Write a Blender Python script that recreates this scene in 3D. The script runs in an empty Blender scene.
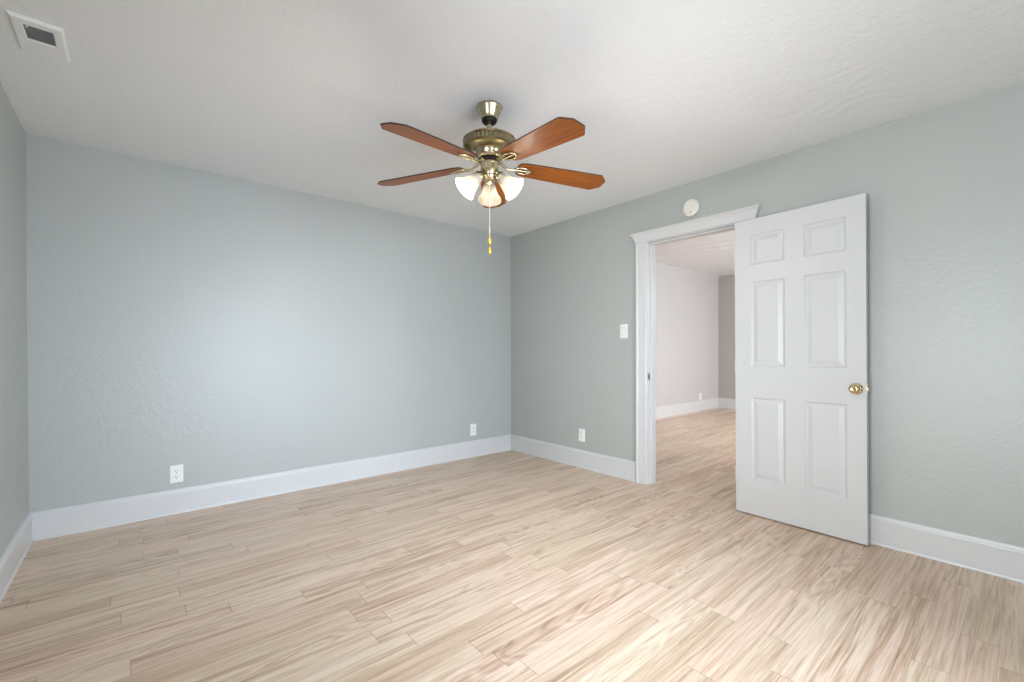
import bpy, bmesh, math, random
from mathutils import Vector, Matrix

random.seed(4)
S = bpy.context.scene
COL = S.collection
PI = math.pi

# ------------------------------------------------------------------ camera
FPX, YAW, PITCH, ROLL = 443.976, 0.70510, -0.00565, -0.002418
EYE = 1.1355
cy, sy, cp, sp = math.cos(YAW), math.sin(YAW), math.cos(PITCH), math.sin(PITCH)
F = Vector((sy * cp, cy * cp, sp)); R0 = Vector((cy, -sy, 0)); U0 = R0.cross(F)
R = R0 * math.cos(ROLL) + U0 * math.sin(ROLL)
U = U0 * math.cos(ROLL) - R0 * math.sin(ROLL)
cd = bpy.data.cameras.new('camera')
cd.sensor_fit = 'HORIZONTAL'; cd.sensor_width = 36.0
cd.lens = FPX / 1024 * 36
cd.shift_y = 12.058 / 1024
cd.clip_start = 0.02
cam = bpy.data.objects.new('camera', cd); COL.objects.link(cam)
M = Matrix((R, U, -F)).transposed().to_4x4(); M.translation = Vector((0, 0, EYE))
cam.matrix_world = M
S.camera = cam

# ------------------------------------------------------------------ world, daylight, exposure
S.view_settings.view_transform = 'Standard'
S.view_settings.look = 'None'
S.view_settings.gamma = 1.0
S.view_settings.use_curve_mapping = False
S.view_settings.exposure = 0.50
S.cycles.max_bounces = 14
S.cycles.diffuse_bounces = 8
S.cycles.glossy_bounces = 4
S.cycles.transparent_max_bounces = 12
S.cycles.sample_clamp_indirect = 6.0
S.cycles.caustics_reflective = False

world = bpy.data.worlds.new('sky'); S.world = world
world.use_nodes = True
wb = world.node_tree.nodes['Background']
wb.inputs['Color'].default_value = (0.90, 0.95, 1.0, 1)
wb.inputs['Strength'].default_value = 2.6


def area(name, loc, direction, sx, sy_, power, color, spread=PI):
    l = bpy.data.lights.new(name, 'AREA'); l.shape = 'RECTANGLE'
    l.size = sx; l.size_y = sy_; l.energy = power; l.color = color; l.spread = spread
    o = bpy.data.objects.new(name, l); COL.objects.link(o)
    o.location = loc
    o.rotation_euler = Vector(direction).to_track_quat('-Z', 'Z').to_euler()
    return o


DAY = (0.66, 0.81, 1.0)
YF = -0.55          # inner face of the front wall (behind the camera)
area('daylight_front_window', (1.35, YF - 0.22, 1.05), (0, 1, -0.22), 1.6, 1.5, 33, DAY, 1.6)
area('side_window_fill', (-0.486 - 0.22, 0.30, 1.05), (1, 0, 0.02), 1.2, 1.5, 42, (0.84, 0.93, 1.0), 2.6)  # added out-of-view fill for the door and right wall
area('ceiling_fill_front', (1.35, YF - 0.24, 0.95), (0, 1, 0.28), 1.6, 1.3, 16, (0.96, 0.98, 1.0), 2.8)  # added lamp aimed upwards to lighten the ceiling
area('ceiling_fill_side', (-0.486 - 0.24, 0.30, 0.95), (1, 0, 0.40), 1.2, 1.3, 9, (0.96, 0.98, 1.0), 2.8)  # second added upward lamp, also for the ceiling
area('daylight_living_room_window', (6.4, YF - 0.22, 1.45), (0, 1, -0.34), 2.6, 1.5, 118, (0.94, 0.97, 1.0), 2.6)


# ------------------------------------------------------------------ materials
def lin(r, g, b):
    def c(v):
        v /= 255.0
        return v / 12.92 if v <= 0.04045 else ((v + 0.055) / 1.055) ** 2.4
    return (c(r), c(g), c(b), 1.0)


class NT:
    def __init__(self, name):
        self.m = bpy.data.materials.new(name); self.m.use_nodes = True
        self.t = self.m.node_tree; self.n = self.t.nodes; self.b = self.n['Principled BSDF']
        self.out = self.n['Material Output']

    def new(self, typ, **kw):
        n = self.n.new(typ)
        for k, v in kw.items():
            setattr(n, k, v)
        return n

    def link(self, a, b):
        self.t.links.new(a, b)

    def put(self, sock, v):
        if isinstance(v, bpy.types.NodeSocket):
            self.link(v, sock)
        else:
            sock.default_value = v

    def math(self, op, a, b=0.0, c=None):
        n = self.new('ShaderNodeMath', operation=op)
        self.put(n.inputs[0], a); self.put(n.inputs[1], b)
        if c is not None:
            self.put(n.inputs[2], c)
        return n.outputs[0]

    def comb(self, x, y, z):
        n = self.new('ShaderNodeCombineXYZ')
        for i, v in enumerate((x, y, z)):
            self.put(n.inputs[i], v)
        return n.outputs[0]

    def noise(self, vec, scale, detail=4.0, rough=0.55, dist=0.0):
        n = self.new('ShaderNodeTexNoise')
        self.put(n.inputs['Vector'], vec)
        n.inputs['Scale'].default_value = scale; n.inputs['Detail'].default_value = detail
        n.inputs['Roughness'].default_value = rough; n.inputs['Distortion'].default_value = dist
        return n.outputs['Fac']

    def ramp(self, fac, stops):
        n = self.new('ShaderNodeValToRGB')
        e = n.color_ramp.elements
        while len(e) < len(stops):
            e.new(0.5)
        for i, (p, c) in enumerate(stops):
            e[i].position = p; e[i].color = c
        self.put(n.inputs['Fac'], fac)
        return n.outputs['Color']

    def mix(self, fac, a, b, mode='MIX'):
        n = self.new('ShaderNodeMix', data_type='RGBA', blend_type=mode)
        self.put(n.inputs[0], fac); self.put(n.inputs[6], a); self.put(n.inputs[7], b)
        return n.outputs[2]

    def bump(self, h, strength, dist):
        n = self.new('ShaderNodeBump')
        n.inputs['Strength'].default_value = strength; n.inputs['Distance'].default_value = dist
        self.put(n.inputs['Height'], h)
        self.link(n.outputs['Normal'], self.b.inputs['Normal'])

    def pos(self):
        return self.new('ShaderNodeNewGeometry').outputs['Position']

    def obj(self):
        return self.new('ShaderNodeTexCoord').outputs['Object']

    def base(self, color, rough=0.5, metal=0.0, spec=0.5, coat=0.0):
        self.put(self.b.inputs['Base Color'], color)
        self.b.inputs['Roughness'].default_value = rough
        self.b.inputs['Metallic'].default_value = metal
        self.b.inputs['Specular IOR Level'].default_value = spec
        self.b.inputs['Coat Weight'].default_value = coat
        return self.m


def swirl_plaster(name, color, color2, rough, strength, cell=2.6, freq=70.0, spec=0.35, arc=0.13):
    """hand-trowelled plaster: overlapping fan sweeps under a fine stipple"""
    k = NT(name); p = k.pos()
    wob = k.noise(p, 5.0, 3.0)
    v = k.new('ShaderNodeTexVoronoi'); k.put(v.inputs['Vector'], p); v.inputs['Scale'].default_value = cell
    v.inputs['Randomness'].default_value = 0.9
    d = k.math('ADD', v.outputs['Distance'], k.math('MULTIPLY', wob, 0.30))
    arcs = k.math('SINE', k.math('MULTIPLY', d, freq))
    fade = k.noise(p, 2.3, 2.0)
    fade = k.math('MULTIPLY', k.math('SUBTRACT', fade, 0.32), 1.3)
    fine = k.noise(p, 38.0, 4.0, 0.65, 1.2)
    h = k.math('ADD', k.math('MULTIPLY', k.math('MULTIPLY', arcs, fade), arc), k.math('MULTIPLY', fine, 1.4))
    h = k.math('ADD', h, k.math('MULTIPLY', k.noise(p, 9.0, 3.0), 0.8))
    k.bump(h, strength, 0.004)
    mott = k.noise(p, 1.6, 3.0)
    return k.base(k.mix(mott, color, color2), rough, 0, spec)


WALL = swirl_plaster('sage_grey_paint', (0.419, 0.442, 0.423, 1), (0.444, 0.466, 0.447, 1), 0.40, 0.26, spec=0.6, arc=0.24)
CEIL = swirl_plaster('ceiling_plaster', (0.80, 0.808, 0.815, 1), (0.83, 0.838, 0.842, 1), 0.6, 0.55, cell=2.0, freq=34.0, arc=0.5)
BEYOND = swirl_plaster('pale_greige_paint', (0.51, 0.50, 0.50, 1), (0.55, 0.535, 0.535, 1), 0.5, 0.35)
TAUPE = swirl_plaster('taupe_paint', (0.42, 0.395, 0.375, 1), (0.44, 0.415, 0.395, 1), 0.55, 0.15)


def ribbed_ceiling():
    k = NT('ribbed_ceiling_plaster'); p = k.pos()
    s = k.new('ShaderNodeSeparateXYZ'); k.link(p, s.inputs[0])
    wob = k.noise(p, 2.5, 2.0)
    w = k.math('SINE', k.math('MULTIPLY', k.math('ADD', s.outputs[0], k.math('MULTIPLY', wob, 0.25)), 26.0))
    h = k.math('ADD', w, k.noise(p, 14.0, 3.0))
    k.bump(h, 0.9, 0.010)
    return k.base((0.82, 0.81, 0.81, 1), 0.6, 0, 0.3)


RIBBED = ribbed_ceiling()


def plain(name, color, rough=0.4, metal=0.0, spec=0.5, grain=0.0, gscale=40.0, coat=0.0):
    k = NT(name)
    if grain:
        k.bump(k.noise(k.obj(), gscale, 3.0), grain, 0.001)
    n = k.noise(k.obj(), 6.0, 2.0)
    c2 = tuple(min(1, c * 1.04) for c in color[:3]) + (1,)
    return k.base(k.mix(n, color, c2), rough, metal, spec, coat)


TRIM = plain('white_gloss_trim_paint', (0.62, 0.625, 0.63, 1), 0.32, grain=0.04, gscale=12.0)
DOORP = plain('white_door_paint', (0.59, 0.595, 0.60, 1), 0.38, grain=0.12, gscale=30.0)
PLASTIC = plain('white_plastic', (0.82, 0.82, 0.80, 1), 0.35)
CREAM = plain('cream_plastic', (0.74, 0.72, 0.66, 1), 0.4)
DARKSLOT = plain('dark_slot', (0.03, 0.03, 0.03, 1), 0.6)
VENTW = plain('vent_enamel', (0.80, 0.80, 0.80, 1), 0.4)
VENTG = plain('grey_vent_slat_enamel', (0.34, 0.34, 0.345, 1), 0.55)
BLACKM = plain('blackened_metal', (0.018, 0.016, 0.014, 1), 0.45, 0.6)
STEEL = plain('worn_steel', (0.35, 0.34, 0.32, 1), 0.35, 1.0)
GOLD = plain('polished_brass', (0.66, 0.54, 0.29, 1), 0.16, 1.0)
FOB = plain('yellow_brass_fob', (0.80, 0.56, 0.10, 1), 0.3, 0.7)
GREY_LED = plain('grey_button_plastic', (0.22, 0.21, 0.18, 1), 0.4)


def antique_brass():
    k = NT('antique_brass'); p = k.obj()
    n = k.noise(p, 18.0, 3.0)
    k.b.inputs['Anisotropic'].default_value = 0.4
    return k.base(k.mix(n, (0.46, 0.40, 0.25, 1), (0.60, 0.53, 0.36, 1)), 0.22, 1.0)


BRASS = antique_brass()


def fluted_brass():
    k = NT('fluted_antique_brass')
    return k.base((0.27, 0.235, 0.135, 1), 0.32, 1.0)


FLUTE = fluted_brass()


def cherry():
    k = NT('cherry_blade_veneer'); p = k.obj()
    s = k.new('ShaderNodeSeparateXYZ'); k.link(p, s.inputs[0])
    v = k.comb(k.math('MULTIPLY', s.outputs[0], 3.0), k.math('MULTIPLY', s.outputs[1], 55.0), s.outputs[2])
    n = k.noise(v, 1.6, 5.0, 0.6, 0.3)
    c = k.ramp(n, [(0.25, (0.12, 0.022, 0.001, 1)), (0.55, (0.255, 0.068, 0.002, 1)), (0.8, (0.37, 0.120, 0.006, 1))])
    return k.base(c, 0.40, 0, 0.34, 0.0)


CHERRY = cherry()
BLADE_EDGE = plain('dark_blade_edge', (0.035, 0.016, 0.008, 1), 0.4)


def frosted():
    k = NT('frosted_glass_shade')
    tl = k.new('ShaderNodeBsdfTranslucent'); tl.inputs['Color'].default_value = (0.036, 0.031, 0.0235, 1)
    tp = k.new('ShaderNodeBsdfTransparent'); tp.inputs['Color'].default_value = (0.95, 0.92, 0.86, 1)
    gl = k.new('ShaderNodeBsdfDiffuse'); gl.inputs['Color'].default_value = (0.80, 0.77, 0.70, 1)
    m1 = k.new('ShaderNodeMixShader'); m1.inputs[0].default_value = 0.45
    m2 = k.new('ShaderNodeMixShader'); m2.inputs[0].default_value = 0.20
    k.link(tl.outputs[0], m1.inputs[1]); k.link(gl.outputs[0], m1.inputs[2])
    k.link(m1.outputs[0], m2.inputs[1]); k.link(tp.outputs[0], m2.inputs[2])
    k.link(m2.outputs[0], k.out.inputs['Surface'])
    return k.m


FROST = frosted()


def glow(name, color, strength):
    k = NT(name)
    k.b.inputs['Emission Color'].default_value = color
    k.b.inputs['Emission Strength'].default_value = strength
    return k.base((0.9, 0.9, 0.88, 1), 0.4)


BULB = glow('lit_bulb', (1.0, 0.92, 0.80, 1), 2.2)


def window_glass():
    k = NT('window_glass')
    tp = k.new('ShaderNodeBsdfTransparent'); gl = k.new('ShaderNodeBsdfGlossy')
    gl.inputs['Roughness'].default_value = 0.02
    m = k.new('ShaderNodeMixShader'); fr = k.new('ShaderNodeFresnel')
    k.link(fr.outputs[0], m.inputs[0]); k.link(tp.outputs[0], m.inputs[1]); k.link(gl.outputs[0], m.inputs[2])
    k.link(m.outputs[0], k.out.inputs['Surface'])
    return k.m


GLASS = window_glass()


def plank_floor():
    k = NT('oak_plank_floor'); p = k.pos()
    s = k.new('ShaderNodeSeparateXYZ'); k.link(p, s.inputs[0])
    x, y = s.outputs[0], s.outputs[1]
    W, L = 0.1035, 0.86
    yr = k.math('DIVIDE', k.math('ADD', y, 0.0215), W)
    row = k.math('FLOOR', yr); fy = k.math('FRACT', yr)
    wr = k.new('ShaderNodeTexWhiteNoise', noise_dimensions='1D'); k.link(row, wr.inputs['W'])
    xo = k.math('DIVIDE', k.math('ADD', x, k.math('MULTIPLY', wr.outputs['Value'], 6.3)), L)
    idx = k.math('FLOOR', xo); fx = k.math('FRACT', xo)
    wn = k.new('ShaderNodeTexWhiteNoise', noise_dimensions='2D'); k.link(k.comb(row, idx, 0.0), wn.inputs['Vector'])
    rnd = wn.outputs['Value']
    ss = k.new('ShaderNodeSeparateColor'); k.link(wn.outputs['Color'], ss.inputs[0])
    r2 = ss.outputs[1]; r3 = ss.outputs[2]
    # long streaky grain, different on every plank
    off = k.math('MULTIPLY', rnd, 37.0)
    g1 = k.noise(k.comb(k.math('ADD', k.math('MULTIPLY', x, 1.5), off), k.math('MULTIPLY', y, 36.0), off), 1.0, 6.0, 0.64, 0.9)
    g2 = k.noise(k.comb(k.math('ADD', k.math('MULTIPLY', x, 5.0), off), k.math('MULTIPLY', y, 210.0), off), 1.0, 4.0, 0.7, 0.4)
    big = k.noise(k.comb(k.math('ADD', k.math('MULTIPLY', x, 1.1), off), k.math('MULTIPLY', y, 7.0), off), 1.0, 2.0, 0.5, 0.6)
    rings = k.math('SINE', k.math('MULTIPLY', big, 75.0))
    rmask = k.math('MULTIPLY', k.math('GREATER_THAN', r3, 0.62), 0.045)
    t = k.math('ADD', k.math('MULTIPLY', g1, 0.66), k.math('MULTIPLY', g2, 0.34))
    t = k.math('ADD', t, k.math('MULTIPLY', rings, rmask))
    t = k.math('ADD', t, k.math('MULTIPLY', k.math('SUBTRACT', rnd, 0.5), 0.09))
    c = k.ramp(t, [(0.26, lin(134, 102, 78)), (0.42, lin(199, 171, 148)), (0.55, lin(225, 202, 184)), (0.76, lin(237, 220, 206))])
    tint = k.mix(r2, (1.0, 0.97, 0.95, 1), (0.96, 0.99, 0.93, 1))
    c = k.mix(1.0, c, tint, 'MULTIPLY')
    # seams
    ey = k.math('MINIMUM', fy, k.math('SUBTRACT', 1.0, fy)); ey = k.math('MULTIPLY', ey, W)
    ex = k.math('MINIMUM', fx, k.math('SUBTRACT', 1.0, fx)); ex = k.math('MULTIPLY', ex, L)
    streak = k.noise(k.comb(k.math('ADD', k.math('MULTIPLY', x, 2.2), off), k.math('MULTIPLY', y, 60.0), off), 1.0, 3.0, 0.5, 0.4)
    streak = k.ramp(streak, [(0.60, (0, 0, 0, 1)), (0.74, (1, 1, 1, 1))])
    c = k.mix(k.math('MULTIPLY', streak, 0.45), c, lin(140, 106, 80))
    long_ = k.math('MULTIPLY', k.math('LESS_THAN', ey, 0.0008), 0.30)
    short = k.math('MULTIPLY', k.math('LESS_THAN', ex, 0.0013), 0.55)
    seam = k.math('MAXIMUM', long_, short)
    c = k.mix(seam, c, lin(108, 80, 60))
    h = k.math('SUBTRACT', k.math('MULTIPLY', t, 0.6), k.math('MULTIPLY', seam, 0.6))
    k.bump(h, 0.25, 0.0015)
    return k.base(c, 0.36, 0, 0.45)


FLOOR = plank_floor()


# ------------------------------------------------------------------ mesh helpers
def box(bm, x0, x1, y0, y1, z0, z1, bev=0.0):
    r = bmesh.ops.create_cube(bm, size=1.0)
    vs = r['verts']
    for v in vs:
        v.co = Vector(((x0 + x1) / 2 + v.co.x * (x1 - x0), (y0 + y1) / 2 + v.co.y * (y1 - y0), (z0 + z1) / 2 + v.co.z * (z1 - z0)))
    if bev:
        es = list({e for v in vs for e in v.link_edges})
        bmesh.ops.bevel(bm, geom=es, offset=bev, segments=2, profile=0.5, affect='EDGES')


def lathe(bm, prof, segs=40, mat=None, mod=None):
    """revolve (radius, z) about Z, then transform by mat; mod(angle, r, z) may alter r"""
    rings = []
    for r, z in prof:
        if r < 1e-6:
            rings.append([bm.verts.new((0, 0, z))])
        else:
            ring = []
            for i in range(segs):
                a = 2 * PI * i / segs
                rr = mod(a, r, z) if mod else r
                ring.append(bm.verts.new((rr * math.cos(a), rr * math.sin(a), z)))
            rings.append(ring)
    for A, B in zip(rings, rings[1:]):
        if len(A) == 1 and len(B) == 1:
            continue
        for i in range(segs):
            j = (i + 1) % segs
            if len(A) == 1:
                bm.faces.new((A[0], B[j], B[i]))
            elif len(B) == 1:
                bm.faces.new((A[i], A[j], B[0]))
            else:
                bm.faces.new((A[i], A[j], B[j], B[i]))
    vs = [v for rg in rings for v in rg]
    if mat is not None:
        bmesh.ops.transform(bm, matrix=mat, verts=vs)
    return vs


def tube(bm, pts, rad, segs=12, squash=1.0):
    """round bar along pts; rad is a number or one per point"""
    pts = [Vector(p) for p in pts]
    n = len(pts); rings = []
    up = Vector((0, 0, 1))
    for i, p in enumerate(pts):
        t = (pts[min(i + 1, n - 1)] - pts[max(i - 1, 0)]).normalized()
        a = t.cross(up)
        if a.length < 1e-3:
            a = t.cross(Vector((1, 0, 0)))
        a.normalize(); b = a.cross(t).normalized()
        r = rad[i] if isinstance(rad, (list, tuple)) else rad
        rings.append([bm.verts.new(p + (a * math.cos(2 * PI * k / segs) + b * squash * math.sin(2 * PI * k / segs)) * r) for k in range(segs)])
    for A, B in zip(rings, rings[1:]):
        for k in range(segs):
            j = (k + 1) % segs
            bm.faces.new((A[k], A[j], B[j], B[k]))
    bm.faces.new(rings[0][::-1]); bm.faces.new(rings[-1])


def sweep(bm, prof, p0, p1, out):
    """extrude a closed (out, z) profile along the floor line p0-p1; out = unit vector away from the wall"""
    p0, p1, out = Vector(p0), Vector(p1), Vector(out)
    A = [bm.verts.new(p0 + out * o + Vector((0, 0, z))) for o, z in prof]
    B = [bm.verts.new(p1 + out * o + Vector((0, 0, z))) for o, z in prof]
    n = len(prof)
    for i in range(n):
        j = (i + 1) % n
        bm.faces.new((A[i], A[j], B[j], B[i]))
    bm.faces.new(A[::-1]); bm.faces.new(B)


def obj(name, bm, mat, parent=None, smooth=False, angle=35, loc=None):
    bmesh.ops.recalc_face_normals(bm, faces=bm.faces)
    me = bpy.data.meshes.new(name); bm.to_mesh(me); bm.free()
    me.materials.append(mat)
    if smooth:
        for p in me.polygons:
            p.use_smooth = True
        me.set_sharp_from_angle(angle=math.radians(angle))
    o = bpy.data.objects.new(name, me); COL.objects.link(o)
    if parent:
        o.parent = parent
    if loc:
        o.location = loc
    return o


def tag(o, label, cat, group=None, kind=None):
    o['label'] = label; o['category'] = cat
    if group:
        o['group'] = group
    if kind:
        o['kind'] = kind
    return o


def thing(name, loc, rotz, label, cat, group=None, kind=None):
    o = bpy.data.objects.new(name, None); COL.objects.link(o)
    o.empty_display_size = 0.05
    o.location = loc; o.rotation_euler = (0, 0, rotz)
    return tag(o, label, cat, group, kind)


# ------------------------------------------------------------------ the room
XL, XR, YB, H = -0.486, 3.3006, 3.8965, 2.44
WT = 0.12
X2, Y2, H2 = 8.80, 4.04, 2.59            # the living room beyond the door
DY0, DY1, DH = 1.372, 2.113, 2.043       # door opening

bm = bmesh.new(); box(bm, XL - WT, X2 + WT, YF - WT, Y2 + WT, -0.1, 0.0)
tag(obj('floor', bm, FLOOR), 'light oak plank floor running through both rooms', 'floor', kind='structure')
bm = bmesh.new(); box(bm, XL - WT, XR + WT * 0.5, YF - WT, YB + WT, H, H + 0.1)
tag(obj('ceiling', bm, CEIL), 'white swirl plastered ceiling above the ceiling fan', 'ceiling', kind='structure')
bm = bmesh.new(); box(bm, XL - WT, XR, YB, YB + WT, 0, H)
tag(obj('wall_back', bm, WALL), 'long sage grey wall with two outlets, left of the room corner', 'wall', kind='structure')


def wall_with_holes(bm, along, t0, t1, d0, d1, z1, holes):
    """along 'x' or 'y'; holes = (a, b, zlo, zhi)"""
    def b(a, c, lo, hi):
        if c - a < 1e-4 or hi - lo < 1e-4:
            return
        if along == 'x':
            box(bm, a, c, d0, d1, lo, hi)
        else:
            box(bm, d0, d1, a, c, lo, hi)
    cur = t0
    for a, c, lo, hi in holes:
        b(cur, a, 0, z1); b(a, c, 0, lo); b(a, c, hi, z1); cur = c
    b(cur, t1, 0, z1)


WIN1 = (0.55, 2.25, 0.24, 1.86)
WIN2 = (-0.38, 0.98, 0.24, 1.86)
WIN3 = (5.1, 7.7, 0.70, 2.20)
bm = bmesh.new(); wall_with_holes(bm, 'y', YF - WT, YB + WT, XL - WT, XL, H, [WIN2])
tag(obj('wall_left', bm, WALL), 'narrow sliver of grey wall at the far left edge', 'wall', kind='structure')
bm = bmesh.new(); wall_with_holes(bm, 'y', YF - WT, Y2, XR, XR + WT, H2, [(DY0, DY1, 0, DH)])
tag(obj('wall_right', bm, WALL), 'sage grey swirl textured wall holding the doorway', 'wall', kind='structure')
bm = bmesh.new(); wall_with_holes(bm, 'x', XL, XR, YF - WT, YF, H, [WIN1])
tag(obj('wall_front', bm, WALL), 'sage grey wall with a window, behind the camera', 'wall', kind='structure')
bm = bmesh.new(); box(bm, XR + WT, X2 + WT, Y2, Y2 + WT, 0, H2)
tag(obj('wall_beyond_left', bm, BEYOND), 'pale pinkish grey wall seen through the doorway', 'wall', kind='structure')
bm = bmesh.new(); box(bm, X2, X2 + WT, YF - WT, Y2, 0, H2)
tag(obj('wall_beyond_back', bm, TAUPE), 'darker taupe end wall seen through the doorway beside the door', 'wall', kind='structure')
bm = bmesh.new(); wall_with_holes(bm, 'x', XR + WT, X2, YF - WT, YF, H2, [WIN3])
tag(obj('wall_beyond_front', bm, BEYOND), 'pale wall with a wide window in the room beyond', 'wall', kind='structure')
bm = bmesh.new(); box(bm, XR + WT * 0.5, X2 + WT, YF - WT, Y2 + WT, H2, H2 + 0.1)
tag(obj('ceiling_beyond', bm, RIBBED), 'pale ribbed ceiling seen through the top of the doorway', 'ceiling', kind='structure')


def window(n, along, a, c, lo, hi, inner, outer, label):
    w = thing('window_%d' % n, (0, 0, 0), 0, label, 'window', kind='structure')
    f = bmesh.new(); g = bmesh.new()
    fw = 0.05; mid = (a + c) / 2; zm = (lo + hi) / 2
    d0, d1 = (inner, outer) if inner < outer else (outer, inner)
    dm = (d0 + d1) / 2

    def bx(m, p, q, zl, zh, e0, e1):
        if along == 'x':
            box(m, p, q, e0, e1, zl, zh)
        else:
            box(m, e0, e1, p, q, zl, zh)
    for p, q, zl, zh in ((a, a + fw, lo, hi), (c - fw, c, lo, hi), (a + fw, c - fw, lo, lo + fw), (a + fw, c - fw, hi - fw, hi),
                         (a + fw, c - fw, zm - 0.02, zm + 0.02)):
        bx(f, p, q, zl, zh, d0 + 0.02, d1 - 0.02)
    if c - a > 1.2:
        bx(f, mid - 0.035, mid + 0.035, lo + fw, hi - fw, d0 + 0.02, d1 - 0.02)
    bx(g, a + fw, c - fw, lo + fw, hi - fw, dm - 0.002, dm + 0.002)
    obj('window_frame', f, TRIM, w); obj('window_pane', g, GLASS, w)


window(1, 'x', *WIN1, YF, YF - WT, 'white double window behind the camera')
window(2, 'y', *WIN2, XL, XL - WT, 'added unseen white window in the left wall')  # unseen window, added and placed to light the right wall
window(3, 'x', *WIN3, YF, YF - WT, 'wide window of the room beyond the door')

# baseboards: flat board, moulded cap and a small shoe
BP = [(0.0, 0.0), (0.021, 0.0), (0.021, 0.006), (0.0195, 0.011), (0.0160, 0.015), (0.0145, 0.0155), (0.0145, 0.136), (0.0135, 0.1375),
      (0.0195, 0.139), (0.0200, 0.144), (0.0190, 0.149), (0.0150, 0.154), (0.0125, 0.161), (0.0105, 0.167), (0.006, 0.171), (0.0, 0.172)]
CAS_L, CAS_R = 2.216, 1.252


def baseboard(name, p0, p1, out, label, prof=BP):
    bm = bmesh.new(); sweep(bm, prof, p0, p1, out)
    tag(obj(name, bm, TRIM), label, 'baseboard', kind='structure')


baseboard('baseboard_back', (XL, YB, 0), (XR, YB, 0), (0, -1, 0), 'tall white baseboard along the long left-hand wall')
baseboard('baseboard_left', (XL, YF, 0), (XL, YB - 0.02, 0), (1, 0, 0), 'short piece of white baseboard at the far left edge')
baseboard('baseboard_right', (XR, CAS_L, 0), (XR, YB - 0.02, 0), (-1, 0, 0), 'tall white baseboard between the room corner and the doorway')
baseboard('baseboard_right_front', (XR, YF, 0), (XR, CAS_R, 0), (-1, 0, 0), 'tall white baseboard at the lower right, past the open door')
baseboard('baseboard_front', (XL, YF, 0), (XR, YF, 0), (0, 1, 0), 'white baseboard behind the camera')
BP2 = [(o, z * 1.12) for o, z in BP]
baseboard('baseboard_beyond_left', (XR + WT, Y2, 0), (X2, Y2, 0), (0, -1, 0), 'white baseboard under the pale wall in the room beyond', BP2)
baseboard('baseboard_beyond_back', (X2, YF, 0), (X2, Y2 - 0.02, 0), (-1, 0, 0), 'white baseboard under the taupe end wall beyond', BP2)

# door casing -------------------------------------------------------
tr = thing('trim_1', (XR, (DY0 + DY1) / 2, 0), 0, 'white moulded casing around the doorway with a flared head', 'door casing', kind='structure')


def casing_profile():
    # (across from the opening edge, out from the wall)
    return [(0.006, 0.0), (0.006, 0.012), (0.010, 0.0165), (0.016, 0.0175), (0.021, 0.0150), (0.023, 0.0130), (0.027, 0.0145),
            (0.060, 0.0175), (0.074, 0.0190), (0.077, 0.0165), (0.080, 0.0200), (0.086, 0.0245), (0.097, 0.0255), (0.101, 0.0230), (0.103, 0.0)]


def side_casing(edge, sign):
    bm = bmesh.new()
    pr = casing_profile()
    z0, z1 = 0.0, DH + 0.004
    cyc = (DY0 + DY1) / 2
    A = [bm.verts.new((-o, edge + sign * a - cyc, z0)) for a, o in pr]
    B = [bm.verts.new((-o, edge + sign * a - cyc, z1)) for a, o in pr]
    n = len(pr)
    for i in range(n):
        j = (i + 1) % n
        bm.faces.new((A[i], A[j], B[j], B[i]))
    bm.faces.new(A); bm.faces.new(B)
    return obj('side_casing', bm, TRIM, tr)


side_casing(DY1, 1); side_casing(DY0, -1)
# head: board flaring outwards to the top, with matching flare at both ends
bm = bmesh.new()
cyc = (DY0 + DY1) / 2
hp = [(0.0185, DH + 0.004), (0.0215, DH + 0.006), (0.0215, DH + 0.016), (0.024, DH + 0.020), (0.030, DH + 0.040), (0.038, DH + 0.058),
      (0.048, DH + 0.071), (0.055, DH + 0.076), (0.055, DH + 0.086), (0.050, DH + 0.088)]
rows = []
for o, z in hp:
    d = o - 0.0185
    y0, y1 = CAS_R - d - cyc, CAS_L + d - cyc
    rows.append([bm.verts.new((0, y0, z)), bm.verts.new((-o, y0, z)), bm.verts.new((-o, y1, z)), bm.verts.new((0, y1, z))])
for A, B in zip(rows, rows[1:]):
    for i in range(3):
        bm.faces.new((A[i], A[i + 1], B[i + 1], B[i]))
    bm.faces.new((A[3], A[0], B[0], B[3]))
bm.faces.new(rows[0]); bm.faces.new(rows[-1])
obj('head_casing', bm, TRIM, tr)
# jamb lining and the stop the door closes against
bm = bmesh.new()
jt = 0.018
x0, x1 = -0.001, WT + 0.004
yl, yr_ = DY1 - cyc, DY0 - cyc
box(bm, x0, x1, yl - 0.001, yl + jt, 0, DH); box(bm, x0, x1, yr_ - jt, yr_ + 0.001, 0, DH); box(bm, x0, x1, yr_ - jt, yl + jt, DH - 0.001, DH + jt)
obj('jamb', bm, TRIM, tr)
bm = bmesh.new()
s0, s1 = 0.038, WT - 0.012
box(bm, s0, s1, yl - 0.013, yl, 0, DH, 0.003); box(bm, s0, s1, yr_, yr_ + 0.013, 0, DH, 0.003); box(bm, s0, s1, yr_, yl, DH - 0.014, DH - 0.001, 0.003)
obj('door_stop', bm, TRIM, tr)
bm = bmesh.new(); box(bm, 0.002, 0.032, yl - 0.0030, yl - 0.0010, 0.88, 0.945, 0.0008)
sp_ = obj('strike_plate', bm, STEEL, tr); sp_['label'] = 'steel strike plate on the jamb'
bm = bmesh.new(); box(bm, 0.006, 0.026, yl - 0.0036, yl - 0.0028, 0.897, 0.927)
obj('strike_hole', bm, DARKSLOT, sp_)

# the door itself ---------------------------------------------------
hx, hy = XR - 0.066, 1.360
fx_, fy_ = XR - 0.097, 0.616
dw = math.hypot(fx_ - hx, fy_ - hy)
door = thing('door_1', (hx, hy, 0), math.atan2(fy_ - hy, fx_ - hx),
             'white six-panel door swung open against the wall, brass knob', 'door', kind='structure')
door.rotation_euler.y = -0.006
DT, Z0, Z1 = 0.035, 0.006, 2.032


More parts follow.
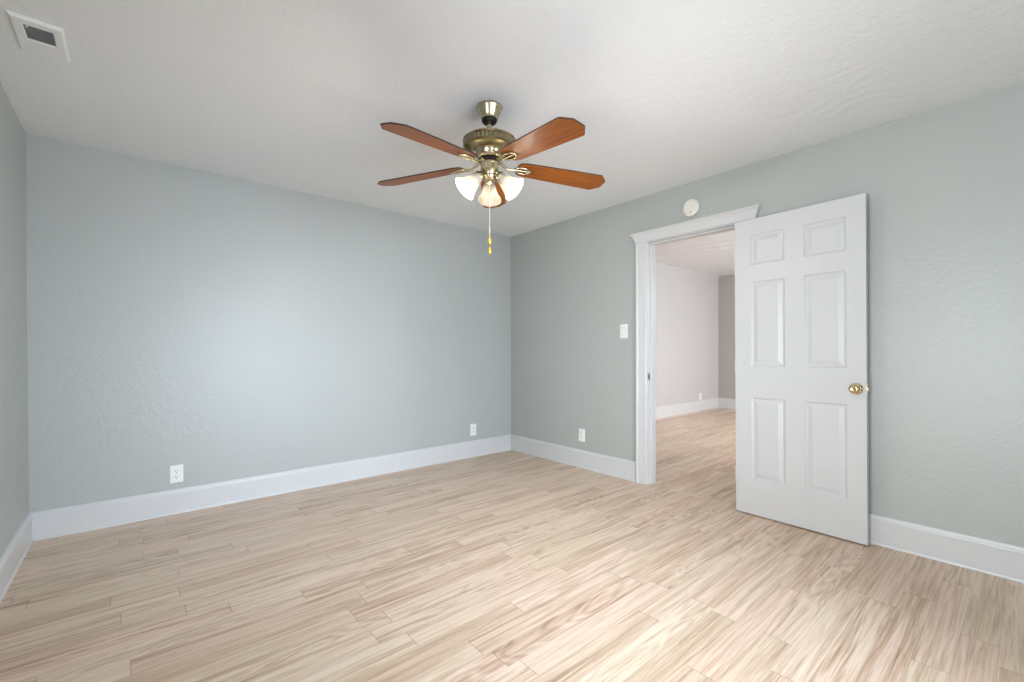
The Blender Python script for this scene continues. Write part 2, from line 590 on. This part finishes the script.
def door_leaf():
    bm = bmesh.new()
    xs = [0, 0.104, 0.320, 0.427, 0.651, dw]
    zs = [Z0, 0.243, 0.811, 1.020, 1.605, 1.717, 1.923, Z1]
    loops = [(0.0, 0.0), (0.003, 0.001), (0.008, 0.008), (0.013, 0.0100), (0.018, 0.0100), (0.040, 0.0035), (0.045, 0.0015)]
    cache = {}

    def V(x, y, z):
        key = (round(x, 5), round(y, 5), round(z, 5))
        if key not in cache:
            cache[key] = bm.verts.new((x, y, z))
        return cache[key]
    for side in (0, 1):
        y0 = 0.0 if side == 0 else DT
        sg = 1 if side == 0 else -1
        for i in range(5):
            for j in range(7):
                a, b, lo, hi = xs[i], xs[i + 1], zs[j], zs[j + 1]
                if i in (1, 3) and j in (1, 3, 5):
                    prev = None
                    for ins, dep in loops:
                        q = [V(a + ins, y0 + sg * dep, lo + ins), V(b - ins, y0 + sg * dep, lo + ins),
                             V(b - ins, y0 + sg * dep, hi - ins), V(a + ins, y0 + sg * dep, hi - ins)]
                        if prev:
                            for t in range(4):
                                u = (t + 1) % 4
                                bm.faces.new((prev[t], prev[u], q[u], q[t]))
                        prev = q
                    bm.faces.new(prev)
                else:
                    bm.faces.new((V(a, y0, lo), V(b, y0, lo), V(b, y0, hi), V(a, y0, hi)))
    for i in range(5):
        for z in (Z0, Z1):
            bm.faces.new((V(xs[i], 0, z), V(xs[i + 1], 0, z), V(xs[i + 1], DT, z), V(xs[i], DT, z)))
    for j in range(7):
        for x in (0, dw):
            bm.faces.new((V(x, 0, zs[j]), V(x, 0, zs[j + 1]), V(x, DT, zs[j + 1]), V(x, DT, zs[j])))
    return bm


obj('door_leaf', door_leaf(), DOORP, door)
KX, KZ = dw - 0.048, 0.904


def knob_profile(depth):
    s = depth / 0.060
    return [(0.0, 0.0), (0.033, 0.0), (0.0335, 0.003), (0.031, 0.0065), (0.024, 0.009), (0.0145, 0.012), (0.0115, 0.018 * s), (0.0115, 0.026 * s),
            (0.0160, 0.031 * s), (0.0235, 0.036 * s), (0.0270, 0.043 * s), (0.0262, 0.050 * s), (0.0215, 0.056 * s), (0.0125, 0.0585 * s), (0.0110, 0.0575 * s), (0.0, 0.0575 * s)]


for sgn, dep in ((1, 0.060), (-1, 0.054)):
    bm = bmesh.new()
    m = Matrix.Translation((KX, 0.0 if sgn > 0 else DT, KZ)) @ Matrix.Rotation(PI / 2 * sgn, 4, 'X')
    lathe(bm, knob_profile(dep), 36, m)
    kn = obj('door_knob', bm, GOLD, door, True, 50)
    kn['label'] = 'polished brass door knob'
bm = bmesh.new(); box(bm, dw - 0.0005, dw + 0.0015, 0.005, 0.030, KZ - 0.029, KZ + 0.029, 0.0006)
lp = obj('latch_plate', bm, GOLD, door); lp['label'] = 'brass latch plate'
bm = bmesh.new(); box(bm, dw, dw + 0.009, 0.011, 0.024, KZ - 0.010, KZ + 0.010, 0.002)
obj('latch_bolt', bm, GOLD, lp)
for hz in (0.27, 1.03, 1.80):
    bm = bmesh.new()
    lathe(bm, [(0, -0.047), (0.004, -0.046), (0.0055, -0.044), (0.0055, 0.044), (0.004, 0.046), (0, 0.047)], 14, Matrix.Translation((-0.006, DT + 0.002, hz)))
    box(bm, -0.006, -0.0005, DT - 0.030, DT + 0.002, hz - 0.044, hz + 0.044)
    obj('hinge', bm, TRIM, door, True, 40)

# ------------------------------------------------------------------ wall fittings
def dup(root, loc, rotz, label):
    r = root.copy(); COL.objects.link(r); r.location = loc; r.rotation_euler = (0, 0, rotz); r['label'] = label
    for ch in list(root.children):
        c = ch.copy(); COL.objects.link(c); c.parent = r
        for g in list(ch.children):
            d = g.copy(); COL.objects.link(d); d.parent = c
    return r


def plate(bm, w, h, t=0.006):
    """wall plate lying in local XZ, standing out towards -Y, with a pillowed edge"""
    rows = []
    for ins, y in ((0, 0.0), (0, -t * 0.35), (0.0015, -t * 0.7), (0.004, -t), (0.0, None)):
        if y is None:
            continue
        rows.append([bm.verts.new((sx * (w / 2 - ins), y, sz * (h / 2 - ins))) for sx, sz in ((-1, -1), (1, -1), (1, 1), (-1, 1))])
    for A, B in zip(rows, rows[1:]):
        for i in range(4):
            bm.faces.new((A[i], A[(i + 1) % 4], B[(i + 1) % 4], B[i]))
    bm.faces.new(rows[0]); bm.faces.new(rows[-1])


def outlet(loc, rotz, label):
    t = thing('wall_outlet', loc, rotz, label, 'outlet', 'white duplex outlets low on the walls')
    bm = bmesh.new(); plate(bm, 0.076, 0.122); obj('cover_plate', bm, PLASTIC, t)
    for zc in (0.0205, -0.0205):
        bm = bmesh.new()
        pts = []
        for i in range(24):
            a = 2 * PI * i / 24
            pts.append((0.0175 * math.cos(a), max(-0.0135, min(0.0135, 0.0175 * math.sin(a)))))
        A = [bm.verts.new((x, -0.0055, z + zc)) for x, z in pts]; B = [bm.verts.new((x, -0.0085, z + zc)) for x, z in pts]
        for i in range(24):
            j = (i + 1) % 24
            bm.faces.new((A[i], A[j], B[j], B[i]))
        bm.faces.new(B)
        rc = obj('receptacle', bm, PLASTIC, t)
        bm = bmesh.new()
        box(bm, -0.0085, -0.0055, -0.0090, -0.0080, zc - 0.001, zc + 0.0085); box(bm, 0.0055, 0.0082, -0.0090, -0.0080, zc, zc + 0.0075)
        lathe(bm, [(0, 0), (0.0030, 0), (0.0030, 0.001), (0, 0.001)], 14, Matrix.Translation((0, -0.0080, zc - 0.0070)) @ Matrix.Rotation(PI / 2, 4, 'X'))
        obj('slot', bm, DARKSLOT, rc)
    bm = bmesh.new(); lathe(bm, [(0, 0.0), (0.003, 0.0), (0.0028, 0.0008), (0, 0.0012)], 14, Matrix.Translation((0, -0.006, 0)) @ Matrix.Rotation(PI / 2, 4, 'X'))
    obj('screw', bm, STEEL, t)
    return t


ol = outlet((0.222, YB, 0.276), 0, 'white outlet low on the long wall, near the left corner of the room')
dup(ol, (2.766, YB, 0.287), 0, 'white outlet just left of the room corner, above the baseboard')
dup(ol, (XR, 2.836, 0.315), -PI / 2, 'white outlet right of the room corner, on the doorway wall')
dup(ol, (8.06, Y2, 0.265), 0, 'tiny white outlet on the pale wall seen through the doorway')

sw = thing('light_switch', (XR, 2.350, 1.303), -PI / 2, 'white rocker light switch on the grey wall beside the doorway', 'light switch')
bm = bmesh.new(); plate(bm, 0.076, 0.124); obj('switch_plate', bm, PLASTIC, sw)
bm = bmesh.new()
box(bm, -0.0185, 0.0185, -0.0066, -0.0050, -0.0350, 0.0350)
obj('switch_bezel', bm, VENTG, sw)
bm = bmesh.new()
vs = [bm.verts.new(c) for c in ((-0.0155, -0.0065, -0.032), (0.0155, -0.0065, -0.032), (0.0155, -0.0065, 0.032), (-0.0155, -0.0065, 0.032),
                                (-0.0155, -0.0120, -0.031), (0.0155, -0.0120, -0.031), (0.0155, -0.0080, 0.031), (-0.0155, -0.0080, 0.031))]
for f in ((0, 1, 5, 4), (1, 2, 6, 5), (2, 3, 7, 6), (3, 0, 4, 7), (4, 5, 6, 7), (0, 3, 2, 1)):
    bm.faces.new([vs[i] for i in f])
obj('rocker', bm, PLASTIC, sw)
for z in (0.048, -0.048):
    bm = bmesh.new(); lathe(bm, [(0, 0.0), (0.003, 0.0), (0.0028, 0.0008), (0, 0.0012)], 14, Matrix.Translation((0, -0.006, z)) @ Matrix.Rotation(PI / 2, 4, 'X'))
    obj('screw', bm, PLASTIC, sw)

# smoke detector on the wall above the doorway
sd = thing('smoke_detector', (XR, 1.716, 2.233), -PI / 2, 'round white smoke detector on the wall above the doorway', 'smoke detector')
face = Matrix.Rotation(PI / 2, 4, 'X')
bm = bmesh.new(); lathe(bm, [(0, 0), (0.060, 0), (0.060, 0.012), (0.0, 0.012)], 48, face); obj('mounting_base', bm, CREAM, sd, True)
bm = bmesh.new()
lathe(bm, [(0.0, 0.010), (0.060, 0.010), (0.060, 0.013), (0.0655, 0.0135), (0.0665, 0.018), (0.0655, 0.027), (0.062, 0.032), (0.055, 0.0345), (0.040, 0.036), (0.039, 0.0350),
           (0.037, 0.0350), (0.036, 0.0362), (0.0, 0.0372)], 48, face)
cv = obj('cover', bm, CREAM, sd, True, 40)
bm = bmesh.new(); lathe(bm, [(0, 0.034), (0.0055, 0.034), (0.0055, 0.0372), (0.0045, 0.0382), (0, 0.0384)], 20, Matrix.Translation((0.002, 0, -0.036)) @ face)
tb = obj('test_button', bm, GREY_LED, sd, True); tb['label'] = 'dark test button'
bm = bmesh.new(); lathe(bm, [(0, 0.031), (0.003, 0.031), (0.003, 0.0352), (0, 0.0358)], 14, Matrix.Translation((-0.036, 0, -0.036)) @ face)
obj('indicator_light', bm, GREY_LED, sd, True)

# ceiling register ----------------------------------------------------
vx0, vx1, vy0, vy1 = -0.364, -0.212, 2.545, 2.815
vc = thing('ceiling_vent', ((vx0 + vx1) / 2, (vy0 + vy1) / 2, H), 0, 'white rectangular air vent with a dark grille on the ceiling', 'air vent')
bm = bmesh.new()
w, l = (vx1 - vx0) / 2, (vy1 - vy0) / 2
ox0, ox1, oy0, oy1 = -0.328 - vc.location.x, -0.245 - vc.location.x, 2.590 - vc.location.y, 2.698 - vc.location.y
T = 0.012


def ringface(a, b):
    for i in range(4):
        bm.faces.new((a[i], a[(i + 1) % 4], b[(i + 1) % 4], b[i]))


def rect(xa, xb, ya, yb, z):
    return [bm.verts.new((xa, ya, z)), bm.verts.new((xb, ya, z)), bm.verts.new((xb, yb, z)), bm.verts.new((xa, yb, z))]


r0 = rect(-w, w, -l, l, 0.0); r1 = rect(-w, w, -l, l, -0.003); r2 = rect(-w + 0.006, w - 0.006, -l + 0.006, l - 0.006, -T)
r3 = rect(ox0 - 0.004, ox1 + 0.004, oy0 - 0.004, oy1 + 0.004, -T); r4 = rect(ox0, ox1, oy0, oy1, -T + 0.003); r5 = rect(ox0, ox1, oy0, oy1, -0.001)
ringface(r0, r1); ringface(r1, r2); ringface(r2, r3); ringface(r3, r4); ringface(r4, r5)
obj('frame', bm, VENTW, vc)
bm = bmesh.new(); box(bm, ox0 - 0.002, ox1 + 0.002, oy0 - 0.002, oy1 + 0.002, -0.0016, -0.0006)  # flat backing coloured dark for the shade inside the duct
bk = obj('duct_shade_panel', bm, DARKSLOT, vc); bk['label'] = 'dark panel standing for the shade inside the duct'
n = 14
bm = bmesh.new()
for i in range(n):
    y = oy0 + (i + 0.5) * (oy1 - oy0) / n
    a = [bm.verts.new(c) for c in ((ox0, y - 0.0030, -0.0095), (ox1, y - 0.0030, -0.0095), (ox1, y + 0.0024, -0.0030), (ox0, y + 0.0024, -0.0030))]
    b = [bm.verts.new((v.co.x, v.co.y + 0.0007, v.co.z - 0.0006)) for v in a]
    bm.faces.new(a); bm.faces.new(b[::-1])
    for q in range(4):
        bm.faces.new((a[q], a[(q + 1) % 4], b[(q + 1) % 4], b[q]))
sl = obj('louvre', bm, VENTG, vc); sl['label'] = 'grey louvre slats'
bm = bmesh.new(); box(bm, ox0 + 0.006, ox0 + 0.013, oy0 + 0.004, oy0 + 0.011, -0.0145, -0.008, 0.001)
obj('damper_lever', bm, VENTW, vc)
for sx_, sy2 in ((-1, -1), (1, 1)):
    bm = bmesh.new(); lathe(bm, [(0, -0.0132), (0.003, -0.0128), (0.004, -0.0115), (0.004, -0.010)], 14, Matrix.Translation((sx_ * (w - 0.02) * 0.0, sy2 * (l - 0.019), 0)))
    obj('screw', bm, VENTW, vc, True)

# ------------------------------------------------------------------ ceiling fan
FX, FY = 1.456, 1.893
fan = thing('ceiling_fan', (FX, FY, H), 0, 'antique brass ceiling fan with five cherry wood blades and three lit glass shades', 'ceiling fan')
zz = lambda z: z - H     # heights below are measured from the floor


def prof(lst):
    return [(r, zz(z)) for r, z in lst]


bm = bmesh.new()
lathe(bm, prof([(0.0, 2.4395), (0.069, 2.4395), (0.071, 2.436), (0.0705, 2.430), (0.068, 2.427), (0.0655, 2.421), (0.060, 2.408), (0.053, 2.394), (0.0475, 2.383),
                (0.0450, 2.379), (0.0455, 2.376), (0.0445, 2.372), (0.041, 2.371)]), 48)
can = obj('canopy', bm, BRASS, fan, True, 30)
bm = bmesh.new()
lathe(bm, prof([(0.0415, 2.373), (0.0415, 2.366), (0.0385, 2.357), (0.031, 2.351), (0.0, 2.349)]), 40)
rg = obj('canopy_ring', bm, BLACKM, can, True); rg['label'] = 'black canopy ring'
bm = bmesh.new(); lathe(bm, prof([(0.0, 2.358), (0.0130, 2.358), (0.0130, 2.300), (0.016, 2.297), (0.018, 2.288), (0.022, 2.282), (0.0, 2.280)]), 28)
obj('downrod', bm, BRASS, fan, True)
# motor housing: shallow dome, fluted band, pan with underside shade put into its darker brass, bowl below
bm = bmesh.new()
lathe(bm, prof([(0.0, 2.289), (0.043, 2.288), (0.076, 2.284), (0.106, 2.276), (0.127, 2.266), (0.138, 2.261), (0.1425, 2.257), (0.1425, 2.254), (0.139, 2.252), (0.137, 2.250)]), 72)
lathe(bm, prof([(0.088, 2.1965), (0.0835, 2.193), (0.081, 2.187), (0.0785, 2.178), (0.074, 2.168), (0.066, 2.160), (0.050, 2.156), (0.0, 2.156)]), 72)
mh = obj('motor_housing', bm, BRASS, fan, True, 40)
bm = bmesh.new()
lathe(bm, prof([(0.1375, 2.224), (0.1405, 2.222), (0.1405, 2.218), (0.135, 2.212), (0.118, 2.205), (0.100, 2.200), (0.084, 2.1965)]), 72)
pn = obj('lower_pan', bm, FLUTE, mh, True, 40); pn['label'] = 'brass underside pan, shade put into its darker colour'
NF = 40


def flute(a, r, z):
    return r + 0.0036 * math.cos(a * NF)


bm = bmesh.new()
lathe(bm, prof([(0.1365, 2.2525), (0.1375, 2.248), (0.1380, 2.238), (0.1375, 2.228), (0.1365, 2.2225)]), NF * 6, None, flute)
fb = obj('fluted_band', bm, FLUTE, mh, True, 80); fb['label'] = 'darker fluted brass band'
bm = bmesh.new(); lathe(bm, prof([(0.0, 2.158), (0.056, 2.158), (0.060, 2.155), (0.060, 2.145), (0.054, 2.141), (0.0, 2.140)]), 48)
fw = obj('flywheel', bm, BLACKM, fan, True); fw['label'] = 'black flywheel'
bm = bmesh.new()
lathe(bm, prof([(0.0, 2.144), (0.046, 2.143), (0.0505, 2.137), (0.0505, 2.132), (0.048, 2.128), (0.0475, 2.108), (0.049, 2.105), (0.049, 2.100), (0.046, 2.096),
                (0.042, 2.088), (0.036, 2.080), (0.034, 2.070), (0.035, 2.066), (0.033, 2.061), (0.027, 2.050), (0.019, 2.043), (0.013, 2.040), (0.012, 2.034), (0.009, 2.028), (0.0, 2.026)]), 44)
obj('switch_housing', bm, BRASS, fan, True, 30)


# blades ---------------------------------------------------------------
BZ = zz(2.136)
DROOP = math.radians(3.3)
LEAN = 0.042
PITCHB = math.radians(10.5)
AZ0 = 0.862


def blade_mesh():
    # outline in local X (radial) / Y, clipped corners at the tip and a rounded root
    half = [(0.152, 0.0), (0.153, 0.024), (0.157, 0.041), (0.168, 0.053), (0.186, 0.0600), (0.205, 0.0630), (0.30, 0.0670), (0.45, 0.0730), (0.590, 0.0775), (0.634, 0.0785), (0.640, 0.0760), (0.679, 0.0370), (0.682, 0.030)]
    pts = half + [(x, -y) for x, y in reversed(half[1:])]
    bm = bmesh.new()
    t = 0.0035
    A = [bm.verts.new((x, y, -t)) for x, y in pts]; B = [bm.verts.new((x, y, t)) for x, y in pts]
    bm.faces.new(A[::-1]); bm.faces.new(B)
    n = len(pts)
    for i in range(n):
        j = (i + 1) % n
        f = bm.faces.new((A[i], A[j], B[j], B[i])); f.material_index = 1
    return bm


def iron_mesh():
    """cast bracket: curved arm from the flywheel, opening into a flat oval loop under the blade root"""
    bm = bmesh.new()
    arm = [(0.046, 0, 0.014), (0.062, 0, 0.012), (0.074, 0, 0.004), (0.088, 0, -0.006), (0.106, 0, -0.0125), (0.126, 0, -0.0125), (0.146, 0, -0.0105)]
    tube(bm, arm, [0.0075, 0.0085, 0.0085, 0.008, 0.0075, 0.0075, 0.0075], 12)
    N = 28
    for k_ in (0,):
        pts = []
        for i in range(N + 1):
            a = -PI + 2 * PI * i / N
            pts.append((0.186 + 0.046 * math.cos(a), 0.027 * math.sin(a), -0.0080))
        tube(bm, pts, 0.0052, 10)
    tube(bm, [(0.136, 0, -0.0105), (0.170, 0, -0.0085), (0.205, 0, -0.0080), (0.233, 0, -0.0080)], [0.0070, 0.0055, 0.0045, 0.0045], 10)
    for x, y in ((0.164, 0.0), (0.200, 0.025), (0.200, -0.025)):
        lathe(bm, [(0, -0.0145), (0.004, -0.0140), (0.0055, -0.0115), (0.0055, -0.0033)], 12, Matrix.Translation((x, y, 0)))
    return bm


bsrc = isrc = None
for k_ in range(5):
    az = AZ0 + k_ * 2 * PI / 5
    mat = Matrix.Translation((0, 0, BZ)) @ Matrix.Rotation(LEAN, 4, R0) @ Matrix.Rotation(az, 4, 'Z') @ Matrix.Rotation(DROOP, 4, 'Y') @ Matrix.Rotation(-PITCHB, 4, 'X')
    if bsrc is None:
        b = obj('blade', blade_mesh(), CHERRY, fan); b.data.materials.append(BLADE_EDGE)
        for p_ in b.data.polygons:
            p_.material_index = 1 if abs(p_.normal.z) < 0.5 else 0
        ir = obj('blade_iron', iron_mesh(), BRASS, b, True, 50)
        ir['label'] = 'brass blade bracket with an open loop'
        bsrc, isrc = b, ir
    else:
        b = bsrc.copy(); COL.objects.link(b); b.parent = fan
        ir = isrc.copy(); COL.objects.link(ir); ir.parent = b
    b.matrix_local = mat

# light kit -------------------------------------------------------------
TILT = math.radians(47)
SZ = zz(2.084)
away = math.atan2(FY, FX)


def shade_profile():
    outer = [(0.0235, 0.018), (0.0265, 0.022), (0.0290, 0.030), (0.0330, 0.046), (0.0375, 0.064), (0.0425, 0.082), (0.0490, 0.099), (0.0570, 0.112), (0.0635, 0.121), (0.0665, 0.127), (0.0668, 0.130)]
    inner = [(r - 0.003, z + 0.001) for r, z in reversed(outer)]
    inner[0] = (0.0645, 0.131)
    return outer + inner


for turn in (0, 106, -106):
    az = away + math.radians(turn)
    dr = Vector((math.cos(az) * math.sin(TILT), math.sin(az) * math.sin(TILT), -math.cos(TILT)))
    root = Vector((math.cos(az) * 0.034, math.sin(az) * 0.034, SZ))
    base = root + dr * 0.012
    rot = dr.to_track_quat('Z', 'X').to_matrix().to_4x4()
    mt = Matrix.Translation(base) @ rot
    bm = bmesh.new()
    tube(bm, [Vector((math.cos(az) * 0.020, math.sin(az) * 0.020, SZ + 0.010)), root, base + dr * 0.004], [0.012, 0.012, 0.013], 14)
    lathe(bm, [(0.0, -0.006), (0.015, -0.006), (0.019, -0.002), (0.021, 0.006), (0.0275, 0.012), (0.0285, 0.018), (0.0280, 0.026), (0.0262, 0.027), (0.0255, 0.014), (0.0, 0.012)], 32, mt)
    hd = obj('lamp_holder', bm, BRASS, fan, True, 40)
    bm = bmesh.new(); lathe(bm, shade_profile(), 48, mt)
    sh = obj('glass_shade', bm, FROST, hd, True, 60); sh['label'] = 'frosted white bell glass shade'
    bm = bmesh.new()
    lathe(bm, [(0.0, 0.014), (0.012, 0.014), (0.012, 0.030), (0.015, 0.036), (0.021, 0.048), (0.0235, 0.060), (0.0225, 0.072), (0.017, 0.083), (0.008, 0.089), (0.0, 0.090)], 24, mt)
    bl = obj('light_bulb', bm, BULB, hd, True, 60); bl['label'] = 'lit bulb'
    L = bpy.data.lights.new('bulb_light', 'POINT'); L.energy = 8.0; L.color = (1.0, 0.92, 0.80); L.shadow_soft_size = 0.028
    lo = bpy.data.objects.new('bulb_light', L); COL.objects.link(lo)
    lo.parent = fan; lo.location = base + dr * 0.108

# pull chain with two brass fobs
bm = bmesh.new()
zt, zb = 2.029, 1.748
n = 60
for i in range(n):
    z = zt + (zb - zt) * i / (n - 1)
    bmesh.ops.create_icosphere(bm, subdivisions=1, radius=0.0030, matrix=Matrix.Translation((0, 0, zz(z))))
tube(bm, [(0, 0, zz(zt + 0.003)), (0, 0, zz(zb))], 0.0012, 6)
pc = obj('pull_chain', bm, plain('pale_chain', (0.83, 0.78, 0.62, 1), 0.3, 0.6), fan, True)
for z0 in (1.748, 1.696):
    bm = bmesh.new()
    lathe(bm, prof([(0.0, z0 + 0.001), (0.004, z0), (0.005, z0 - 0.006), (0.0045, z0 - 0.010), (0.0085, z0 - 0.018), (0.0105, z0 - 0.028), (0.0095, z0 - 0.036), (0.006, z0 - 0.042), (0.0, z0 - 0.044)]), 20)
    f_ = obj('chain_fob', bm, FOB, pc, True, 60); f_['label'] = 'yellow brass fob'
bm = bmesh.new(); tube(bm, [(0, 0, zz(1.706)), (0, 0, zz(1.694))], 0.0022, 8)
obj('chain_link', bm, BLACKM, pc)
